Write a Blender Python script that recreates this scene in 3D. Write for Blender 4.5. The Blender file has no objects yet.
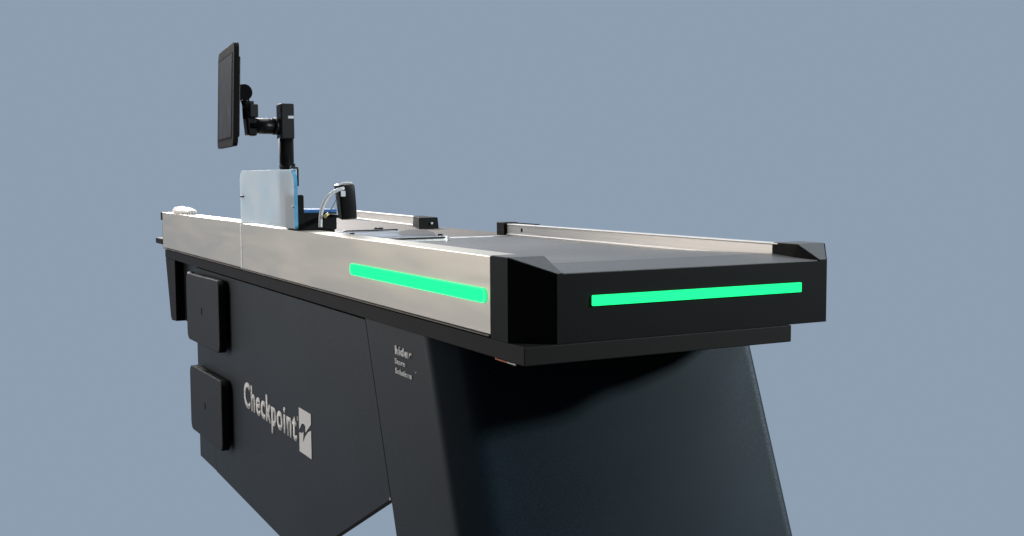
import bpy, bmesh, math, random
from mathutils import Vector, Matrix
random.seed(4)
S = bpy.context.scene
COL = S.collection
R = math.radians

# ------------------------------------------------------------ materials
def mat(name, col, rough=.5, metal=0., spec=.5, noise=0., nscale=40., bump=0., bscale=200., stretch=(1, 1, 1), aniso=0., coat=0.):
    m = bpy.data.materials.new(name); m.use_nodes = True
    nt = m.node_tree; N = nt.nodes; L = nt.links
    b = N['Principled BSDF']
    b.inputs['Base Color'].default_value = (*col, 1)
    b.inputs['Roughness'].default_value = rough
    b.inputs['Metallic'].default_value = metal
    b.inputs['Specular IOR Level'].default_value = spec
    b.inputs['Coat Weight'].default_value = coat
    b.inputs['Anisotropic'].default_value = aniso
    tc = N.new('ShaderNodeTexCoord'); mp = N.new('ShaderNodeMapping')
    mp.inputs['Scale'].default_value = stretch
    L.new(tc.outputs['Object'], mp.inputs['Vector'])
    if noise > 0:
        n = N.new('ShaderNodeTexNoise'); n.inputs['Scale'].default_value = nscale; n.inputs['Detail'].default_value = 5
        L.new(mp.outputs[0], n.inputs['Vector'])
        r = N.new('ShaderNodeMapRange'); r.inputs['From Min'].default_value = .3; r.inputs['From Max'].default_value = .7
        r.inputs['To Min'].default_value = 1 - noise; r.inputs['To Max'].default_value = 1 + noise
        L.new(n.outputs['Fac'], r.inputs['Value'])
        mu = N.new('ShaderNodeVectorMath'); mu.operation = 'SCALE'; mu.inputs[0].default_value = col
        L.new(r.outputs[0], mu.inputs['Scale']); L.new(mu.outputs[0], b.inputs['Base Color'])
        r2 = N.new('ShaderNodeMapRange'); r2.inputs['From Min'].default_value = .3; r2.inputs['From Max'].default_value = .7
        r2.inputs['To Min'].default_value = max(.03, rough * (1 - noise)); r2.inputs['To Max'].default_value = min(1, rough * (1 + noise))
        L.new(n.outputs['Fac'], r2.inputs['Value']); L.new(r2.outputs[0], b.inputs['Roughness'])
    if bump > 0:
        n2 = N.new('ShaderNodeTexNoise'); n2.inputs['Scale'].default_value = bscale; n2.inputs['Detail'].default_value = 3
        L.new(mp.outputs[0], n2.inputs['Vector'])
        bp = N.new('ShaderNodeBump'); bp.inputs['Strength'].default_value = bump; bp.inputs['Distance'].default_value = .001
        L.new(n2.outputs['Fac'], bp.inputs['Height']); L.new(bp.outputs[0], b.inputs['Normal'])
    return m

def wear(m, fleck=(.35, .34, .33), thr=.74, scale=55, haze=.12):
    nt = m.node_tree; N = nt.nodes; L = nt.links; b = N['Principled BSDF']
    tc = N.new('ShaderNodeTexCoord')
    n = N.new('ShaderNodeTexNoise'); n.inputs['Scale'].default_value = scale; n.inputs['Detail'].default_value = 1
    L.new(tc.outputs['Object'], n.inputs['Vector'])
    r = N.new('ShaderNodeMapRange'); r.inputs['From Min'].default_value = thr; r.inputs['From Max'].default_value = thr + .03
    L.new(n.outputs['Fac'], r.inputs['Value'])
    h = N.new('ShaderNodeTexNoise'); h.inputs['Scale'].default_value = 3.5; h.inputs['Detail'].default_value = 6; h.inputs['Distortion'].default_value = .8
    L.new(tc.outputs['Object'], h.inputs['Vector'])
    hr = N.new('ShaderNodeMapRange'); hr.inputs['From Min'].default_value = .35; hr.inputs['From Max'].default_value = .7
    hr.inputs['To Min'].default_value = 1 - haze; hr.inputs['To Max'].default_value = 1 + haze
    L.new(h.outputs['Fac'], hr.inputs['Value'])
    src = b.inputs['Base Color'].links[0].from_socket
    sc = N.new('ShaderNodeVectorMath'); sc.operation = 'SCALE'; L.new(src, sc.inputs[0]); L.new(hr.outputs[0], sc.inputs['Scale'])
    mx = N.new('ShaderNodeMix'); mx.data_type = 'RGBA'; mx.inputs['B'].default_value = (*fleck, 1)
    L.new(sc.outputs[0], mx.inputs['A']); L.new(r.outputs[0], mx.inputs['Factor']); L.new(mx.outputs['Result'], b.inputs['Base Color'])

def steel_mat():
    """brushed stainless sheet: fine grain along the length, slow warps that bend the reflection"""
    m = mat('brushed_steel', (.56, .52, .45), .42, .72)
    nt = m.node_tree; N = nt.nodes; L = nt.links; b = N['Principled BSDF']
    tc = N.new('ShaderNodeTexCoord')
    mp = N.new('ShaderNodeMapping'); mp.inputs['Scale'].default_value = (30, .8, 260)
    L.new(tc.outputs['Object'], mp.inputs['Vector'])
    n = N.new('ShaderNodeTexNoise'); n.inputs['Scale'].default_value = 3; n.inputs['Detail'].default_value = 4
    L.new(mp.outputs[0], n.inputs['Vector'])
    mp2 = N.new('ShaderNodeMapping'); mp2.inputs['Scale'].default_value = (1, 1.0, 7)
    L.new(tc.outputs['Object'], mp2.inputs['Vector'])
    n2 = N.new('ShaderNodeTexNoise'); n2.inputs['Scale'].default_value = 2.2; n2.inputs['Detail'].default_value = 2; n2.inputs['Distortion'].default_value = .6
    L.new(mp2.outputs[0], n2.inputs['Vector'])
    b1 = N.new('ShaderNodeBump'); b1.inputs['Strength'].default_value = .12; b1.inputs['Distance'].default_value = .0006
    L.new(n.outputs['Fac'], b1.inputs['Height'])
    b2 = N.new('ShaderNodeBump'); b2.inputs['Strength'].default_value = .4; b2.inputs['Distance'].default_value = .003
    L.new(n2.outputs['Fac'], b2.inputs['Height']); L.new(b1.outputs[0], b2.inputs['Normal'])
    L.new(b2.outputs[0], b.inputs['Normal'])
    r = N.new('ShaderNodeMapRange'); r.inputs['From Min'].default_value = .35; r.inputs['From Max'].default_value = .65
    r.inputs['To Min'].default_value = .38; r.inputs['To Max'].default_value = .46
    L.new(n2.outputs['Fac'], r.inputs['Value']); L.new(r.outputs[0], b.inputs['Roughness'])
    return m

def emit(name, col, s):
    m = mat(name, (.0, .0, .0), .9, 0, 0)
    b = m.node_tree.nodes['Principled BSDF']
    b.inputs['Emission Color'].default_value = (*col, 1); b.inputs['Emission Strength'].default_value = s
    return m

def frosted():
    m = bpy.data.materials.new('frosted_acrylic'); m.use_nodes = True
    nt = m.node_tree; N = nt.nodes; L = nt.links
    b = N['Principled BSDF']; b.inputs['Base Color'].default_value = (.66, .74, .77, 1); b.inputs['Roughness'].default_value = .35
    n = N.new('ShaderNodeTexNoise'); n.inputs['Scale'].default_value = 9; n.inputs['Detail'].default_value = 5
    tc = N.new('ShaderNodeTexCoord'); L.new(tc.outputs['Object'], n.inputs['Vector'])
    cr = N.new('ShaderNodeValToRGB'); cr.color_ramp.elements[0].position = .35; cr.color_ramp.elements[1].position = .7
    cr.color_ramp.elements[0].color = (.72, .82, .88, 1); cr.color_ramp.elements[1].color = (.86, .89, .90, 1)
    L.new(n.outputs['Fac'], cr.inputs[0])
    L.new(cr.outputs[0], b.inputs['Base Color'])
    t = N.new('ShaderNodeBsdfTransparent'); t.inputs[0].default_value = (.9, .95, 1, 1)
    tl = N.new('ShaderNodeBsdfTranslucent'); L.new(cr.outputs[0], tl.inputs[0])
    m1 = N.new('ShaderNodeMixShader'); m1.inputs[0].default_value = .35; L.new(b.outputs[0], m1.inputs[1]); L.new(tl.outputs[0], m1.inputs[2])
    mx = N.new('ShaderNodeMixShader'); mx.inputs[0].default_value = .17
    L.new(m1.outputs[0], mx.inputs[1]); L.new(t.outputs[0], mx.inputs[2])
    L.new(mx.outputs[0], N['Material Output'].inputs[0])
    return m

M = dict(
    steel=steel_mat(),
    flange=mat('polished_steel_edge', (.74, .73, .71), .38, .8, noise=.15, nscale=6, stretch=(20, 1, 20)),
    deck=mat('steel_deck', (.15, .13, .115), .6, .2, .3, noise=.15, nscale=8, stretch=(12, 1, 12)),
    black=mat('textured_black_plastic', (.0048, .0050, .0046), .62, 0, .12, noise=.3, nscale=500, bump=.35, bscale=900),
    strip=mat('charcoal_powder_coat', (.0110, .0098, .0090), .65, 0, .16, noise=.18, nscale=500, bump=.2, bscale=900),
    body=mat('anthracite_laminate', (.0118, .0150, .0165), .55, 0, .30, noise=.16, nscale=420, bump=.15, bscale=700),
    ped=mat('laminate_blue_reflection', (.0110, .0235, .0325), .58, 0, .30, noise=.20, nscale=420, bump=.12, bscale=700),  # same laminate as body, with the front's bluish reflection put into the colour
    pad=mat('matt_black_cover', (.0095, .0095, .0095), .6, 0, .3, noise=.15, nscale=400, bump=.15, bscale=900),
    belt=mat('rubber_belt', (.160, .153, .147), .40, 0, .5, noise=.32, nscale=260, bump=.5, bscale=500),
    rail=mat('satin_aluminium', (.80, .77, .73), .5, .55, noise=.06, nscale=5, stretch=(20, .6, 60)),
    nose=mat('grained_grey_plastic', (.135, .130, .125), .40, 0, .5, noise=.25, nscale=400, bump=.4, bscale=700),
    gloss=mat('glossy_black', (.004, .0042, .0044), .35, 0, .2, noise=.05, nscale=60),
    dark=mat('dark_gap', (.004, .004, .004), .9, 0, .1, noise=.1),
    screen=mat('dusty_screen_glass', (.020, .017, .0155), .5, 0, .12, noise=.45, nscale=14, stretch=(1, 1, .7)),
    bezel=mat('monitor_bezel', (.0095, .0085, .0075), .75, 0, .12, noise=.15, nscale=200),
    white=mat('white_print', (.74, .72, .69), .6, 0, .3, noise=.06, nscale=200),
    paper=mat('crumpled_white', (.82, .81, .79), .7, 0, .3, noise=.05, nscale=60, bump=.6, bscale=60),
    label=mat('paper_label', (.72, .73, .76), .6, 0, .3, noise=.1, nscale=600),
    film=mat('blue_film', (.10, .40, .66), .4, 0, .5, noise=.12, nscale=60),
    bluep=mat('blue_plastic', (.035, .15, .38), .35, 0, .5, noise=.1),
    cable=mat('grey_cable', (.72, .72, .73), .4, 0, .5, noise=.15, nscale=300),
    brass=mat('brass_plug', (.62, .52, .22), .35, .5, .5, noise=.15, nscale=300),
    orange=mat('orange_tape', (.62, .16, .05), .6, 0, .4, noise=.2, nscale=400),
    glass=mat('scanner_glass', (.34, .35, .37), .2, 0, .8, noise=.3, nscale=12),
    green=emit('green_light', (.016, 1.0, .267), 1.5),
    greenedge=emit('green_light_rim', (.07, 1.0, .34), 1.5),
)

wear(M['belt'], thr=.76, scale=60, haze=.14)
wear(M['ped'], fleck=(.12, .12, .12), thr=.80, scale=70, haze=.16)
wear(M['body'], fleck=(.10, .10, .10), thr=.80, scale=70, haze=.14)

# ------------------------------------------------------------ helpers
def link(name, me, m, parent=None, bevel=0, seg=2, smooth=False):
    o = bpy.data.objects.new(name, me); COL.objects.link(o)
    if m: me.materials.append(m)
    if parent: o.parent = parent
    if smooth:
        for p in me.polygons: p.use_smooth = True
    if bevel:
        b = o.modifiers.new('bevel', 'BEVEL'); b.width = bevel; b.segments = seg; b.limit_method = 'ANGLE'; b.angle_limit = R(25)
        b.harden_normals = False
    return o
def bm_to(name, bm, m, parent=None, **k):
    bmesh.ops.recalc_face_normals(bm, faces=bm.faces)
    me = bpy.data.meshes.new(name); bm.to_mesh(me); bm.free()
    return link(name, me, m, parent, **k)
def box_bm(bm, x0, x1, y0, y1, z0, z1):
    vs = [bm.verts.new((x, y, z)) for z in (z0, z1) for x, y in ((x0, y0), (x1, y0), (x1, y1), (x0, y1))]
    for f in ((3, 2, 1, 0), (4, 5, 6, 7), (0, 1, 5, 4), (1, 2, 6, 5), (2, 3, 7, 6), (3, 0, 4, 7)):
        bm.faces.new([vs[i] for i in f])
def box(name, x0, x1, y0, y1, z0, z1, m, parent=None, **k):
    bm = bmesh.new(); box_bm(bm, x0, x1, y0, y1, z0, z1); return bm_to(name, bm, m, parent, **k)
def hull(name, pts, m, parent=None, **k):
    bm = bmesh.new(); vs = [bm.verts.new(p) for p in pts]
    r = bmesh.ops.convex_hull(bm, input=vs)
    bmesh.ops.dissolve_limit(bm, angle_limit=R(.6), verts=bm.verts, edges=bm.edges)
    return bm_to(name, bm, m, parent, **k)
def prism(name, poly, axis, a0, a1, m, parent=None, **k):
    """poly: 2D points; axis x -> (y,z) extruded in x; y -> (x,z); z -> (x,y)"""
    def P(p, a): return {'x': (a, p[0], p[1]), 'y': (p[0], a, p[1]), 'z': (p[0], p[1], a)}[axis]
    bm = bmesh.new(); A = [bm.verts.new(P(p, a0)) for p in poly]; B = [bm.verts.new(P(p, a1)) for p in poly]
    bm.faces.new(A); bm.faces.new(B[::-1]); n = len(poly)
    for i in range(n): bm.faces.new((A[i], A[(i + 1) % n], B[(i + 1) % n], B[i]))
    return bm_to(name, bm, m, parent, **k)
def rrect(u0, u1, v0, v1, r, n=5):
    pts = []
    for cu, cv, a in ((u1 - r, v1 - r, 0), (u0 + r, v1 - r, 90), (u0 + r, v0 + r, 180), (u1 - r, v0 + r, 270)):
        for i in range(n + 1):
            t = R(a + 90 * i / n); pts.append((cu + r * math.cos(t), cv + r * math.sin(t)))
    return pts
def cyl(name, p0, p1, r, m, parent=None, n=24, r2=None, **k):
    p0 = Vector(p0); p1 = Vector(p1); d = p1 - p0; bm = bmesh.new()
    bmesh.ops.create_cone(bm, cap_ends=True, segments=n, radius1=r, radius2=r if r2 is None else r2, depth=d.length)
    mt = Matrix.Translation((p0 + p1) / 2) @ d.to_track_quat('Z', 'Y').to_matrix().to_4x4()
    bmesh.ops.transform(bm, matrix=mt, verts=bm.verts)
    o = bm_to(name, bm, m, parent, **k)
    for p in o.data.polygons: p.use_smooth = len(p.vertices) == 4
    return o
def tube(name, pts, r, m, parent=None, n=10, res=8):
    cu = bpy.data.curves.new('c', 'CURVE'); cu.dimensions = '3D'; sp = cu.splines.new('NURBS'); sp.points.add(len(pts) - 1)
    for i, p in enumerate(pts): sp.points[i].co = (*p, 1)
    sp.use_endpoint_u = True; sp.order_u = 4; cu.bevel_depth = r; cu.bevel_resolution = 3; cu.resolution_u = res; cu.use_fill_caps = True
    t = bpy.data.objects.new('tmp', cu); COL.objects.link(t); bpy.context.view_layer.update()
    me = bpy.data.meshes.new_from_object(t.evaluated_get(bpy.context.evaluated_depsgraph_get()))
    bpy.data.objects.remove(t); me.materials.clear()
    return link(name, me, m, parent, smooth=True)
def text(name, s, x, ya, yb, z0, z1, m, parent, off=0.0, hfit=None, depth=.0006, fat=0.0):
    """lettering on a face looking to -X: runs from ya (large) to yb (small); hfit glyphs fill z0..z1"""
    def mesh(t, o):
        cu = bpy.data.curves.new('t', 'FONT'); cu.body = t; cu.size = 1; cu.offset = o; cu.space_character = 1.12 if o > .012 else 1.0; cu.resolution_u = 6
        ob = bpy.data.objects.new('tmp', cu); COL.objects.link(ob); bpy.context.view_layer.update()
        me = bpy.data.meshes.new_from_object(ob.evaluated_get(bpy.context.evaluated_depsgraph_get())); bpy.data.objects.remove(ob)
        return me
    ref = mesh(hfit or s, off); rz = [v.co.y for v in ref.vertices]; r0, r1 = min(rz), max(rz)
    me = mesh(s, off); xs = [v.co.x for v in me.vertices]; a, b = min(xs), max(xs)
    for v in me.vertices:
        u = (v.co.x - a) / (b - a); w = (v.co.y - r0) / (r1 - r0)
        v.co = (x, ya + (yb - ya) * u, z0 + (z1 - z0) * w)
    me.materials.clear()
    bm = bmesh.new(); bm.from_mesh(me)
    ex = bmesh.ops.extrude_face_region(bm, geom=list(bm.faces))
    for g in ex['geom']:
        if isinstance(g, bmesh.types.BMVert): g.co.x -= depth
    if fat:   # heavier stroke: the same outline laid again a hair to either side, as one mesh
        src = bm.copy(); me1 = bpy.data.meshes.new('t'); src.to_mesh(me1); src.free()
        for k, dy in enumerate((-fat, fat, -fat * .5, fat * .5)):
            n_ = len(bm.verts); bm.from_mesh(me1); bm.verts.ensure_lookup_table()
            for v in bm.verts[n_:]: v.co.y += dy; v.co.x -= .00006 * (k + 1)
    return bm_to(name, bm, m, parent)
def thing(name, label, cat, loc, group=None):
    o = bpy.data.objects.new(name, None); COL.objects.link(o); o.location = loc
    o.empty_display_size = .05
    o['label'] = label; o['category'] = cat
    if group: o['group'] = group
    return o
def settle(root):
    """geometry was written in world coordinates: hang it under the root without moving it"""
    for c in list(root.children): c.location = -Vector(root.location)

# ============================================================ CHECKOUT COUNTER
ck = thing('checkout_counter', 'long steel and anthracite checkout counter with black belt end and two green light strips', 'checkout counter', (0.3, 1.2, 0))

# structural deck under the work surface (steel), right of the customer-side panel
box('deck', .008, .64, .068, 2.795, .770, .872, M['deck'], ck, bevel=.0015)

# side panels: sheet + turned top flange (L profile), near and far
def panel(y0, y1, zt, zb, xo=0.0):
    poly = [(xo, zb), (xo + .004, zb), (xo + .004, zt - .005), (xo + .056, zt - .005), (xo + .056, .874), (xo + .060, .874), (xo + .060, zt), (xo, zt)]
    return prism('side_panel', poly, 'y', y0, y1, M['steel'], ck, bevel=.0016, seg=3)
near = panel(.066, 1.640, .900, .7725)
far = panel(1.651, 2.80, .9035, .7745, -.0005)
# bright cover joint between the two panels
box('joint_cover', -.0012, .003, 1.638, 1.653, .773, .9045, M['flange'], ck, bevel=.0008)
# black corner at the far end + steel stub
box('corner_trim', -.003, .012, 2.801, 2.822, .874, .9045, M['strip'], ck, bevel=.003)
box('corner_trim', -.0005, .62, 2.800, 2.806, .774, .864, M['deck'], ck, bevel=.001)
box('bumper_bar', -.004, .10, 2.8065, 2.93, .783, .805, M['strip'], ck, bevel=.004)
# thin bright line along the bottom of the side panels
box('panel_lip', -.003, .006, .067, 2.80, .7695, .7715, M['deck'], ck, bevel=.0005)

# carrying tray (the dark strip below the panels)
box('tray', 0.0, .53, -.049, 2.768, .737, .7665, M['strip'], ck, bevel=.0015)

# ---- black belt end
def C(x, y, z): return (x, y, z)
ec = box('end_cap', .0705, .5955, -.046, .0655, .767, .8755, M['black'], ck)
me = ec.data
for v in me.vertices:
    if v.co.y > 0:
        v.co.x = .064 if v.co.x < .3 else .583
        if v.co.z > .8: v.co.z = .8815
hull('corner_cap', [C(0, .0655, .767), C(0, .005, .767), C(.06, -.046, .767), C(.0705, -.046, .767), C(.064, .0655, .767),
                    C(0, .0655, .9005), C(0, .005, .9005), C(.06, -.046, .8762), C(.0705, -.046, .8762), C(.066, .005, .9005), C(.064, .0655, .9005)],
     M['black'], ck)
hull('corner_cap', [C(.650, .0655, .767), C(.650, .0, .767), C(.6125, -.046, .767), C(.5955, -.046, .767), C(.583, .0655, .767),
                    C(.650, .0655, .903), C(.650, .0, .903), C(.6125, -.046, .8770), C(.5955, -.046, .8775), C(.585, .0, .903), C(.583, .0655, .903)],
     M['black'], ck)

# ---- conveyor belt: level, then rising a little to the black end
poly = [(.067, .872), (.067, .8835), (.14, .8822), (.30, .877), (.45, .8745), (1.04, .8745), (1.055, .8735), (1.058, .872)]
bm = bmesh.new()
cb = prism('conveyor_belt', poly, 'x', .064, .568, M['belt'], ck)
# grey top plate of the nose
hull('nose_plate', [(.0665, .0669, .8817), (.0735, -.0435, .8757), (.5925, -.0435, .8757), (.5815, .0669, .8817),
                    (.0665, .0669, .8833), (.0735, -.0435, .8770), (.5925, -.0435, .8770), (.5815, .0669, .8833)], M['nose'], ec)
# thin added plates: light sheen on the black corner tops put in as grey
hull('corner_sheen', [(x, y, z + d) for x, y, z in ((.002, .064, .9005), (.002, .006, .9005), (.0605, -.0445, .8763), (.0700, -.0440, .8763), (.0655, .005, .9005), (.0638, .064, .9005)) for d in (.0002, .0011)], M['nose'], ck)
hull('corner_sheen', [(x, y, z + d) for x, y, z in ((.648, .064, .903), (.648, .001, .903), (.6115, -.0445, .8772), (.5965, -.0445, .8775), (.586, .001, .903), (.584, .064, .903)) for d in (.0002, .0011)], M['nose'], ck)
# side light strips
def strip(name, poly, axis, a0, a1, grow):
    o = prism(name, poly, axis, a0, a1, M['green'], ck)
    return o
st = prism('light_strip', rrect(.079, .725, .8225, .8465, .0105), 'x', -.0032, .002, M['green'], ck)
rim_o = rrect(.079, .725, .8225, .8465, .0105); rim_i = rrect(.0825, .7215, .8243, .8447, .0092)
def rim(o_, i_, fx, parent, name):
    bm = bmesh.new(); A = [bm.verts.new(fx(p)) for p in o_]; B = [bm.verts.new(fx(p)) for p in i_]
    n = len(A)
    for i in range(n): bm.faces.new((A[i], A[(i + 1) % n], B[(i + 1) % n], B[i]))
    ex = bmesh.ops.extrude_face_region(bm, geom=list(bm.faces))
    off = Vector(fx((0, 0), True))
    for g in ex['geom']:
        if isinstance(g, bmesh.types.BMVert): g.co += off
    bm_to(name, bm, M['greenedge'], parent)
rim(rim_o, rim_i, lambda p, d=False: (-.0008, 0, 0) if d else (-.0030, p[0], p[1]), st, 'strip_rim')
fs = prism('light_strip', rrect(.123, .551, .8235, .8402, .0014, 3), 'y', -.0500, -.044, M['green'], ck)

# ---- guide rails on the far side of the deck
def rail(x0, y0, x1, y1, name='guide_rail', zt=.903):
    d = Vector((x1 - x0, y1 - y0, 0)); L_ = d.length; d.normalize(); nrm = Vector((d.y, -d.x, 0))  # nrm points away from the customer
    prof = [(-.004, .8725), (-.004, .8765), (0, .8775), (0, zt - .003), (-.002, zt - .002), (-.002, zt), (.022, zt), (.022, .8725)]
    bm = bmesh.new(); rings = []
    for s in (0, L_):
        rings.append([bm.verts.new(Vector((x0, y0, 0)) + d * s + nrm * p[0] + Vector((0, 0, p[1]))) for p in prof])
    n = len(prof)
    for i in range(n): bm.faces.new((rings[0][i], rings[0][(i + 1) % n], rings[1][(i + 1) % n], rings[1][i]))
    bm.faces.new(rings[0]); bm.faces.new(rings[1][::-1])
    return bm_to(name, bm, M['rail'], ck, bevel=.0008)
r1 = rail(.584, .050, .578, 1.118)
cyl('bolt_hole', (.5782, 1.036, .889), (.584, 1.036, .889), .0052, M['dark'], r1)
c1 = hull('rail_cap', [(x, y, z) for x, y in ((.570, 1.119), (.612, 1.119), (.612, 1.165), (.574, 1.172)) for z in (.8723, .9065)], M['black'], r1, bevel=.0015)
box('rail_cap', .603, .612, 1.0, 1.117, .9032, .9055, M['black'], r1)
r2 = rail(.600, 1.795, .672, 2.62)
c2 = hull('rail_cap', [(.529, 1.600, .8723), (.600, 1.612, .8723), (.622, 1.792, .8723), (.588, 1.792, .8723),
                       (.531, 1.605, .9060), (.598, 1.616, .9060), (.620, 1.790, .9060), (.590, 1.790, .9060)], M['black'], r2, bevel=.002)
cyl('screw', (.572, 1.604, .889), (.572, 1.600, .889), .0035, M['cable'], r2, n=14)

ARC = [(0.267, 1.122), (0.243, 1.036), (0.315, 0.993), (0.367, 1.123), (0.394, 1.231), (0.397, 1.299), (0.365, 1.293), (0.314, 1.225)]
# ---- flatbed scanner plate in the deck
sp = prism('scanner_plate', rrect(.10, .335, .945, 1.33, .015), 'z', .8723, .8845, M['flange'], ck, bevel=.001)
prism('scanner_glass', rrect(.15, .328, .955, 1.30, .02), 'z', .8846, .8856, M['glass'], sp)
prism('arc_reflection', ARC, 'z', .8857, .8862, M['pad'], sp)  # dark arc reflected in the glass, painted on as a thin plate
box('scanner_frame', .165, .318, .940, .9445, 0.8805, .8843, M['pad'], sp, bevel=.0008)
box('scanner_frame', .19, .34, 1.300, 1.318, .8846, .8885, M['gloss'], sp, bevel=.001)
for x, y in ((.132, 1.16), (.155, 1.15), (.318, .972)): cyl('screw', (x, y, .8846), (x, y, .8895), .006, M['gloss'], sp, n=14)
box('deck_block', .40, .414, 1.60, 1.64, .8722, .880, M['gloss'], ck, bevel=.001)
box('deck_strip', .35, .56, 1.075, 1.10, .8722, .8738, M['flange'], ck)

# ---- base panel below the tray
def yz(lst): return lst
lean = .376
yf = lambda z: .701 + lean * (z - .727)     # front edge of the base panel (follows the leaning pedestal)
main = prism('base_panel', [(yf(.727), .727), (2.116, .727), (2.116, .073), (1.19, .058), (yf(.371), .371)], 'x', .020, .038, M['body'], ck, bevel=.001)
prism('base_panel', [(2.118, .727), (2.356, .727), (2.356, .073), (2.118, .073)], 'x', .0205, .038, M['body'], ck, bevel=.0025)
box('base_core', .045, .50, .78, 2.33, .40, .7365, M['dark'], ck)
# lettering on the base panel
text('lettering', 'Checkpoint', .0195, 1.728, 1.208, .358, .4345, M['white'], main, off=.022, hfit='Ch', fat=.0022)
text('lettering', '®', .0195, 1.205, 1.193, .415, .426, M['white'], main)
def logo(name, uv):
    y0, y1, z0, z1 = 1.187, 1.089, .3395, .4515
    prism(name, [(y0 + (y1 - y0) * u, z0 + (z1 - z0) * v) for u, v in uv], 'x', .0188, .0199, M['white'], main)
logo('emblem', [(0, 1), (1, 1), (1, .775), (.53, .51), (.53, .66), (.40, .69), (.22, .665), (.10, .56), (0, .50)])
logo('emblem', [(0, .43), (.20, .44), (.36, .50), (.36, .42), (.30, .235), (.50, .42), (.75, .56), (1, .64), (1, 0), (0, 0)])

# ---- leaning pedestal under the belt end, rounded front corners
plan = []
def bez(p0, p1, p2, n):
    return [tuple((1 - t) ** 2 * a + 2 * t * (1 - t) * b + t * t * c for a, b, c in zip(p0, p1, p2)) for t in [i / n for i in range(n + 1)]]
plan += [(.020, .697), (.020, .50)]
plan += bez((.020, .398), (.020, .384), (.030, .374), 6)
plan += bez((.062, .341), (.076, .327), (.100, .319), 6)
plan += bez((.100, .319), (.33, .228), (.600, .178), 14)[1:]
plan += [(.605, .177)]
plan += bez((.605, .177), (.622, .175), (.622, .195), 5)[1:]
plan += [(.622, .697)]
bm = bmesh.new(); rings = []
for z in (.7365, .5, .25, 0.0):
    rings.append([bm.verts.new((x, y + lean * (z - .727), z)) for x, y in plan])
n = len(plan)
for a, b in zip(rings, rings[1:]):
    for i in range(n): bm.faces.new((a[i], a[(i + 1) % n], b[(i + 1) % n], b[i]))
bm.faces.new(rings[0]); bm.faces.new(rings[-1][::-1])
pd = bm_to('pedestal', bm, M['ped'], ck)
pd.data.materials.append(M['body'])
for p in pd.data.polygons:
    if p.normal.x < -.98: p.material_index = 1
    p.use_smooth = len(p.vertices) == 4
try:
    pd.data.set_sharp_from_angle(angle=R(35))
except Exception: pass
text('lettering', 'kider', .0195, .527, .444, .6765, .6945, M['white'], pd, off=.02, hfit='kd', fat=.0022)
text('lettering', 'Store', .0195, .530, .477, .6575, .669, M['white'], pd, off=.012, hfit='St', fat=.0011)
text('lettering', 'Solutions', .0195, .528, .444, .638, .650, M['white'], pd, off=.012, hfit='St', fat=.0011)
cyl('screw', (.0198, .425, .655), (.0192, .425, .655), .0016, M['white'], pd, n=10)
cyl('screw', (.0203, .568, .372), (.0185, .568, .372), .0028, M['flange'], main, n=10)

# ---- two flat square black covers bolted on the base panel
def pad(y0, y1, z0, z1, slope):
    pts = rrect(y0, y1, z0, z1, .028, 7)
    pts = [(y, z + slope * (y1 - y)) for y, z in pts]
    o = prism('square_cover', pts, 'x', -.014, .012, M['pad'], ck, bevel=.004, seg=3)
    for p in o.data.polygons: p.use_smooth = True
    o.data.set_sharp_from_angle(angle=R(40))
    ym, zm = (y0 + y1) / 2, (z0 + z1) / 2 + slope * (y1 - y0) / 2
    box('slot', -.0146, -.0139, ym - .006, ym + .006, zm - .010, zm + .010, M['dark'], o)
    box('spacer', .0115, .0202, y0 + .04, y1 - .04, z0 + .04, z1 - .04, M['dark'], o)
    return o
pad(1.885, 2.345, .486, .710, .018)
pad(1.880, 2.325, .180, .400, .022)
cyl('bolt', (.0, 2.375, .700), (.02, 2.375, .700), .011, M['cable'], ck, n=14)

# ---- hanging box at the far end
hb = prism('end_box', [(2.765, .7365), (2.60, .7365), (2.60, .516), (2.680, .511), (2.697, .523)], 'x', 0.0, .30, M['strip'], ck, bevel=.003)
prism('end_box', [(2.599, .7365), (2.36, .7365), (2.40, .520), (2.599, .516)], 'x', .03, .28, M['gloss'], ck, bevel=.003)
# tag hanging below the tray
bm = bmesh.new()
tg = box('hang_tag', .0245, .0265, .022, .094, .7265, .7366, M['dark'], ck)
box('tag_edge', .0225, .0244, .052, .094, .7265, .7288, M['orange'], tg)
box('tag_edge', .0225, .0244, .022, .0515, .7265, .7288, M['white'], tg)
box('tag_edge', .0225, .0244, .0905, .094, .7289, .7364, M['white'], tg)
settle(ck)
for c in ck.children: pass

# ============================================================ PANE
pn = thing('privacy_pane', 'milky frosted plastic pane with light blue film edge standing on the steel side panel', 'plastic pane', (0, 1.38, .9045))
def pane_poly(y0, y1, z0, z1, r):
    p = [(y0, z0), (y1, z0)]
    p += [(y1 - r + r * math.cos(R(a)), z1 - r + r * math.sin(R(a))) for a in range(0, 91, 15)]
    r2 = r * 1.6
    p += [(y0 + r2 + r2 * math.cos(R(a)), z1 - r2 + r2 * math.sin(R(a))) for a in range(90, 181, 15)]
    return p
sh = prism('pane', pane_poly(1.118, 1.640, .9046, 1.049, .03), 'x', -.001, .004, frosted(), pn, bevel=.0006)
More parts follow.
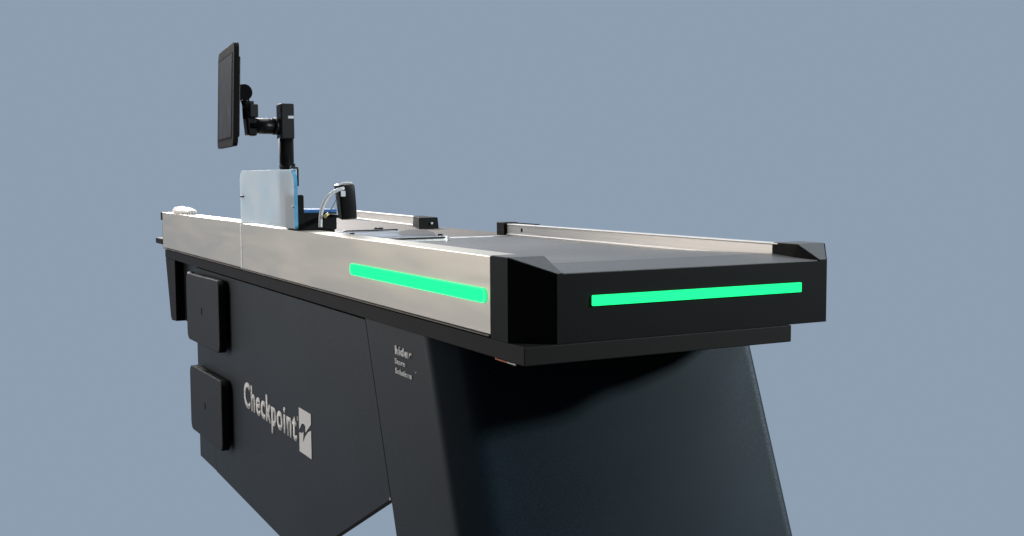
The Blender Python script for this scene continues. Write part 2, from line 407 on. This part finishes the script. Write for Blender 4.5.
# blue film folded round the near edge
pf = pane_poly(1.112, 1.7, .9046, 1.050, .014)
ed = [p for p in pf if p[0] < 1.140][0:1] + [p for p in pf if p[0] < 1.140][1:]
bm = bmesh.new()
path = [(1.112, .9046), (1.112, 1.0)] + [(1.112 + .034 + .034 * math.cos(R(a)), 1.050 - .034 + .034 * math.sin(R(a))) for a in range(180, 89, -10)] 
A = [bm.verts.new((-.0035, y, z)) for y, z in path]; B = [bm.verts.new((.0045, y, z)) for y, z in path]
A2 = [bm.verts.new((-.0035, y + .004, z - .001)) for y, z in path]; B2 = [bm.verts.new((.0045, y + .004, z - .001)) for y, z in path]
for i in range(len(path) - 1):
    bm.faces.new((A[i], A[i + 1], B[i + 1], B[i])); bm.faces.new((A2[i], B2[i], B2[i + 1], A2[i + 1]))
    bm.faces.new((A[i], A2[i], A2[i + 1], A[i + 1])); bm.faces.new((B[i], B[i + 1], B2[i + 1], B2[i]))
bm.faces.new((A[0], B[0], B2[0], A2[0])); bm.faces.new((A[-1], A2[-1], B2[-1], B[-1]))
bm_to('blue_film', bm, M['film'], pn)
prism('pole_stand_in', rrect(1.15, 1.255, .9046, 1.047, .006), 'x', .0055, .009, M['cable'], pn)  # added strip, stands in for the pole showing dark through the pane
box('clamp', -.004, .018, 1.600, 1.632, .975, .980, M['gloss'], pn, bevel=.001)
cyl('screw', (-.005, 1.128, .958), (.006, 1.128, .958), .003, M['flange'], pn, n=12)
settle(pn)

# ============================================================ MONITOR ON POLE
YP = 1.575
mo = thing('pole_monitor', 'black flat screen seen edge-on, held by a swivel arm on a black pole', 'monitor', (.118, YP, .8725))
bz = M['gloss']
cyl('pole', (.1165, YP, .8727), (.1165, YP, 1.150), .0205, bz, mo, n=32)
cyl('collar', (.118, YP, 1.055), (.118, YP, 1.068), .0225, bz, mo, n=32)
pb = box('pole_block', .096, .1345, YP - .024, YP + .024, 1.137, 1.236, M['pad'], mo, bevel=.004)
box('block_label', .1165, .1325, YP - .0248, YP - .0240, 1.194, 1.2015, M['label'], pb)
cyl('arm', (.100, YP, 1.1725), (.010, YP, 1.1725), .0215, bz, mo, n=28)
cyl('arm_ring', (.094, YP, 1.1725), (.080, YP, 1.1725), .0238, bz, mo, n=28)
hull('elbow', [(x, y, z) for x, y, z in ((.030, YP - .02, 1.145), (.030, YP + .02, 1.145), (.004, YP - .02, 1.145), (.004, YP + .02, 1.145),
     (.030, YP - .02, 1.195), (.030, YP + .02, 1.195), (-.001, YP - .02, 1.195), (-.001, YP + .02, 1.195))], bz, mo, bevel=.005)
cyl('upright', (.012, YP, 1.192), (.010, YP, 1.240), .0165, bz, mo, n=24)
box('upright_clamp', .010, .034, YP - .02, YP + .018, 1.196, 1.232, M['pad'], mo, bevel=.003)
# screen head in its own frame: u along the width (near -> far), n out of the glass (towards the customer)
n0 = Vector((-.071, 1.385, 0)); f0 = Vector((-.035, 1.712, 0)); u = (f0 - n0).normalized(); nn = Vector((-u.y, u.x, 0))
W_ = (f0 - n0).length
def head(name, a0, a1, z0, z1, t0, t1, m, parent, r=.008, tilt=0.0, **k):
    pts = rrect(a0, a1, z0, z1, r, 4)
    bm = bmesh.new()
    lo = []; hi = []
    for a, z in pts:
        b = n0 + u * a - Vector(((1.385 - z) * .036, 0, 0)); zz = z
        lo.append(bm.verts.new(b + nn * t0 + Vector((0, 0, zz)))); hi.append(bm.verts.new(b + nn * t1 + Vector((0, 0, zz))))
    bm.faces.new(lo); bm.faces.new(hi[::-1]); q = len(pts)
    for i in range(q): bm.faces.new((lo[i], lo[(i + 1) % q], hi[(i + 1) % q], hi[i]))
    return bm_to(name, bm, m, parent, **k)
hd = head('housing', 0, W_, 1.112, 1.380, -.013, 0, M['bezel'], mo, r=.020, bevel=.0015)
head('inner_frame', .030, W_ - .010, 1.132, 1.357, -.001, .0006, M['dark'], hd, r=.004)
head('glass', .036, W_ - .030, 1.137, 1.352, -.001, .0011, M['screen'], hd, r=.004)
head('back_shell', .010, W_ - .02, 1.135, 1.345, -.018, -.0131, M['gloss'], hd, r=.01, bevel=.002)
mid = n0 + u * (W_ * .53)
a = mid - nn * .045 + Vector((0, 0, 1.262))
cyl('pivot_disc', tuple(a - u * .016 + nn * .0), tuple(a + u * .016 + nn * .0), .0225, bz, mo, n=32, bevel=.001)
hull('pivot_arm', [tuple(mid - nn * t + u * s + Vector((0, 0, z))) for t, z in ((.012, 1.242), (.012, 1.285), (.046, 1.240), (.046, 1.284)) for s in (-.014, .014)], bz, mo, bevel=.003)
cyl('pivot_post', tuple(a + Vector((0, 0, -.005))), (.010, YP, 1.215), .012, bz, mo, n=20)
settle(mo)

# ============================================================ CLIP ON PANE
cl = thing('black_clip', 'small black hook clip gripping the top corner of the milky pane', 'clip', (.010, 1.14, 1.05))
box('clip_top', -.008, .0125, 1.128, 1.136, 1.0504, 1.0545, M['gloss'], cl, bevel=.001)
box('clip_leg', .0095, .0135, 1.128, 1.136, 1.008, 1.0503, M['gloss'], cl, bevel=.001)
box('clip_pin', .0048, .0088, 1.128, 1.136, 1.030, 1.0503, M['cable'], cl, bevel=.001)
settle(cl)

# ============================================================ BLACK BOX
bx = thing('holder_box', 'low black box with a raised end and a blue top edge beside the milky pane', 'box', (.055, 1.16, .9005))
hull('case', [(x, y, z) for x in (.008, .107) for y in (1.125, 1.23) for z in (.9007, .9425)], M['gloss'], bx, bevel=.002)
prism('raised_end', rrect(.0005, .0225, .902, .987, .005), 'y', 1.121, 1.20, M['gloss'], bx, bevel=.001)
box('blue_edge', .023, .107, 1.124, 1.235, .9427, .9505, M['bluep'], bx, bevel=.001)
box('foot', .062, .103, 1.13, 1.22, .8725, .9006, M['gloss'], bx)
settle(bx)

# ============================================================ HAND SCANNER
hs = thing('hand_scanner', 'black upright hand scanner with looping grey cable leaning on the holder box', 'hand scanner', (.075, .96, .93))
X0, X1, Y0, Y1 = .052, .0935, .945, .975
bm = bmesh.new(); rings = []
for z, xa, xb, ya, yb in ((.9305, .062, .092, .950, .966), (.9335, .0575, .0965, .946, .972), (.965, .054, .0945, .944, .975), (1.000, .0505, .0915, .943, .977), (1.0105, .049, .0905, .944, .978), (1.0135, .054, .087, .948, .974)):
    rings.append([bm.verts.new((x, y, z)) for x, y in rrect(xa, xb, ya, yb, .006, 4)])
n = len(rings[0])
for a, b in zip(rings, rings[1:]):
    for i in range(n): bm.faces.new((a[i], a[(i + 1) % n], b[(i + 1) % n], b[i]))
bm.faces.new(rings[0][::-1]); bm.faces.new(rings[-1])
sc = bm_to('case', bm, M['gloss'], hs, smooth=True)
sc.data.set_sharp_from_angle(angle=R(40))
tube('top_trim', [(.050, .946, 1.010), (.058, .944, 1.0165), (.072, .943, 1.0175), (.084, .945, 1.0150)], .0022, M['cable'], hs)
prism('label_sticker', rrect(.0555, .0665, .9845, .9975, .0012, 2), 'y', .9425, .9432, M['label'], hs)
tube('cable', [(.008, .952, .915), (.0075, .951, .930), (.010, .950, .955), (.020, .946, .980), (.036, .942, .996), (.055, .9405, 1.003), (.062, .942, 1.003)], .0044, M['cable'], hs)
tube('thin_wire', [(.052, .946, .992), (.042, .945, .972), (.030, .943, .952), (.022, .942, .944)], .0006, M['dark'], hs)
cyl('plug', (.0245, .942, .946), (.0145, .942, .938), .0036, M['brass'], hs, n=14)
box('bracket', .078, .092, .974, 1.1245, .932, .940, M['gloss'], hs)
settle(hs)

# ============================================================ WHITE CLOTH
bm = bmesh.new(); bmesh.ops.create_icosphere(bm, subdivisions=4, radius=1)
for v in bm.verts:
    c = v.co.copy(); f = 1 + .10 * math.sin(9 * c.x + 4 * c.z) * math.cos(7 * c.y + 3 * c.x) + .05 * math.sin(17 * c.y + 9 * c.z)
    w = .0155 * (1 + .35 * (c.y))
    v.co = Vector((c.x * .03 * f, max(-.97, min(.97, c.y * 1.15)) * .128 * (1 + .04 * math.sin(20 * c.x)), max(c.z, -.6) * w * f * (1.0 if abs(c.z) < 2 else 1)))
cloth = bm_to('paper_roll', bm, M['paper'], None, smooth=True)
cloth.location = (.032, 2.56, .9125)
cloth['label'] = 'crumpled white paper roll lying on the far end of the steel top edge'; cloth['category'] = 'paper roll'

# ============================================================ CAMERA
cam = bpy.data.cameras.new('camera'); co = bpy.data.objects.new('camera', cam); COL.objects.link(co)
cx, cy = 512., 268.
l = Vector((-85. - cx, -(181. - cy), 0)); c = Vector((2676. - cx, -(165. - cy), 0))
f = math.sqrt(-(l.x * c.x + l.y * c.y)); l.z = -f; c.z = -f; l.normalize(); c.normalize(); z = c.cross(l)
Rm = Matrix((c, l, z)).to_4x4()
co.matrix_world = Matrix.Translation((-.8136, -1.5602, 1.0259)) @ Rm
cam.sensor_width = 36; cam.lens = 36 * f / 1024; cam.clip_start = .01; cam.clip_end = 200
S.camera = co

# ============================================================ WORLD + LAMPS
w = bpy.data.worlds.new('World'); S.world = w; w.use_nodes = True
nt = w.node_tree; N = nt.nodes; L = nt.links; bg = N['Background']
tc = N.new('ShaderNodeTexCoord'); sx = N.new('ShaderNodeSeparateXYZ'); L.new(tc.outputs['Generated'], sx.inputs[0])
def ramp(sock, a, b):
    m = N.new('ShaderNodeMapRange'); m.interpolation_type = 'SMOOTHSTEP'; m.inputs['From Min'].default_value = a; m.inputs['From Max'].default_value = b
    L.new(sock, m.inputs['Value']); return m.outputs[0]
mu = N.new('ShaderNodeMath'); mu.operation = 'MULTIPLY'
L.new(ramp(sx.outputs['Z'], -.60, -.42), mu.inputs[0]); L.new(ramp(sx.outputs['Y'], -.35, .15), mu.inputs[1])
mx = N.new('ShaderNodeMix'); mx.data_type = 'RGBA'; mx.inputs['A'].default_value = (.012, .013, .015, 1)   # unlit room and floor behind the camera
mx.inputs['B'].default_value = (.270, .343, .440, 1)                                                       # the plain blue-grey backdrop
fl = N.new('ShaderNodeMix'); fl.data_type = 'RGBA'; fl.inputs['A'].default_value = (.085, .070, .062, 1); fl.inputs['B'].default_value = (.012, .013, .015, 1)
L.new(ramp(sx.outputs['Z'], -.5, -.2), fl.inputs['Factor']); L.new(fl.outputs['Result'], mx.inputs['A'])
L.new(mu.outputs[0], mx.inputs['Factor']); L.new(mx.outputs['Result'], bg.inputs['Color']); bg.inputs['Strength'].default_value = 1


def area(name, loc, target, sx_, sy_, power, col=(1, 1, 1)):
    la = bpy.data.lights.new(name, 'AREA'); la.shape = 'RECTANGLE'; la.size = sx_; la.size_y = sy_; la.energy = power; la.color = col
    o = bpy.data.objects.new(name, la); COL.objects.link(o); o.location = loc
    o.rotation_euler = (Vector(target) - Vector(loc)).to_track_quat('-Z', 'Y').to_euler()
    return o
area('softbox_lamp', (3.35, -2.55, 2.2), (.3, .15, .6), .32, .32, 175, (.86, .96, 1))
area('high_softbox_lamp', (2.3, -1.5, 3.35), (.4, .15, .5), .8, .8, 26, (.75, .90, 1))
area('overhead_lamp', (.3, 2.4, 3.2), (.3, 1.6, .9), 1.6, 2.6, 50, (1, .98, .95))
area('back_lamp', (.6, 6.6, 3.1), (.3, 1.0, .9), 2.0, 1.2, 330, (1, .97, .95))
area('side_fill_lamp', (-3.4, 3.4, 1.6), (0, 1.2, .8), 2.4, 2.0, 95, (1, .90, .79))  # added lamp out of view, warms the steel side panels

v = S.view_settings; v.view_transform = 'Standard'; v.look = 'None'; v.exposure = 0; v.gamma = 1
S.display_settings.display_device = 'sRGB'
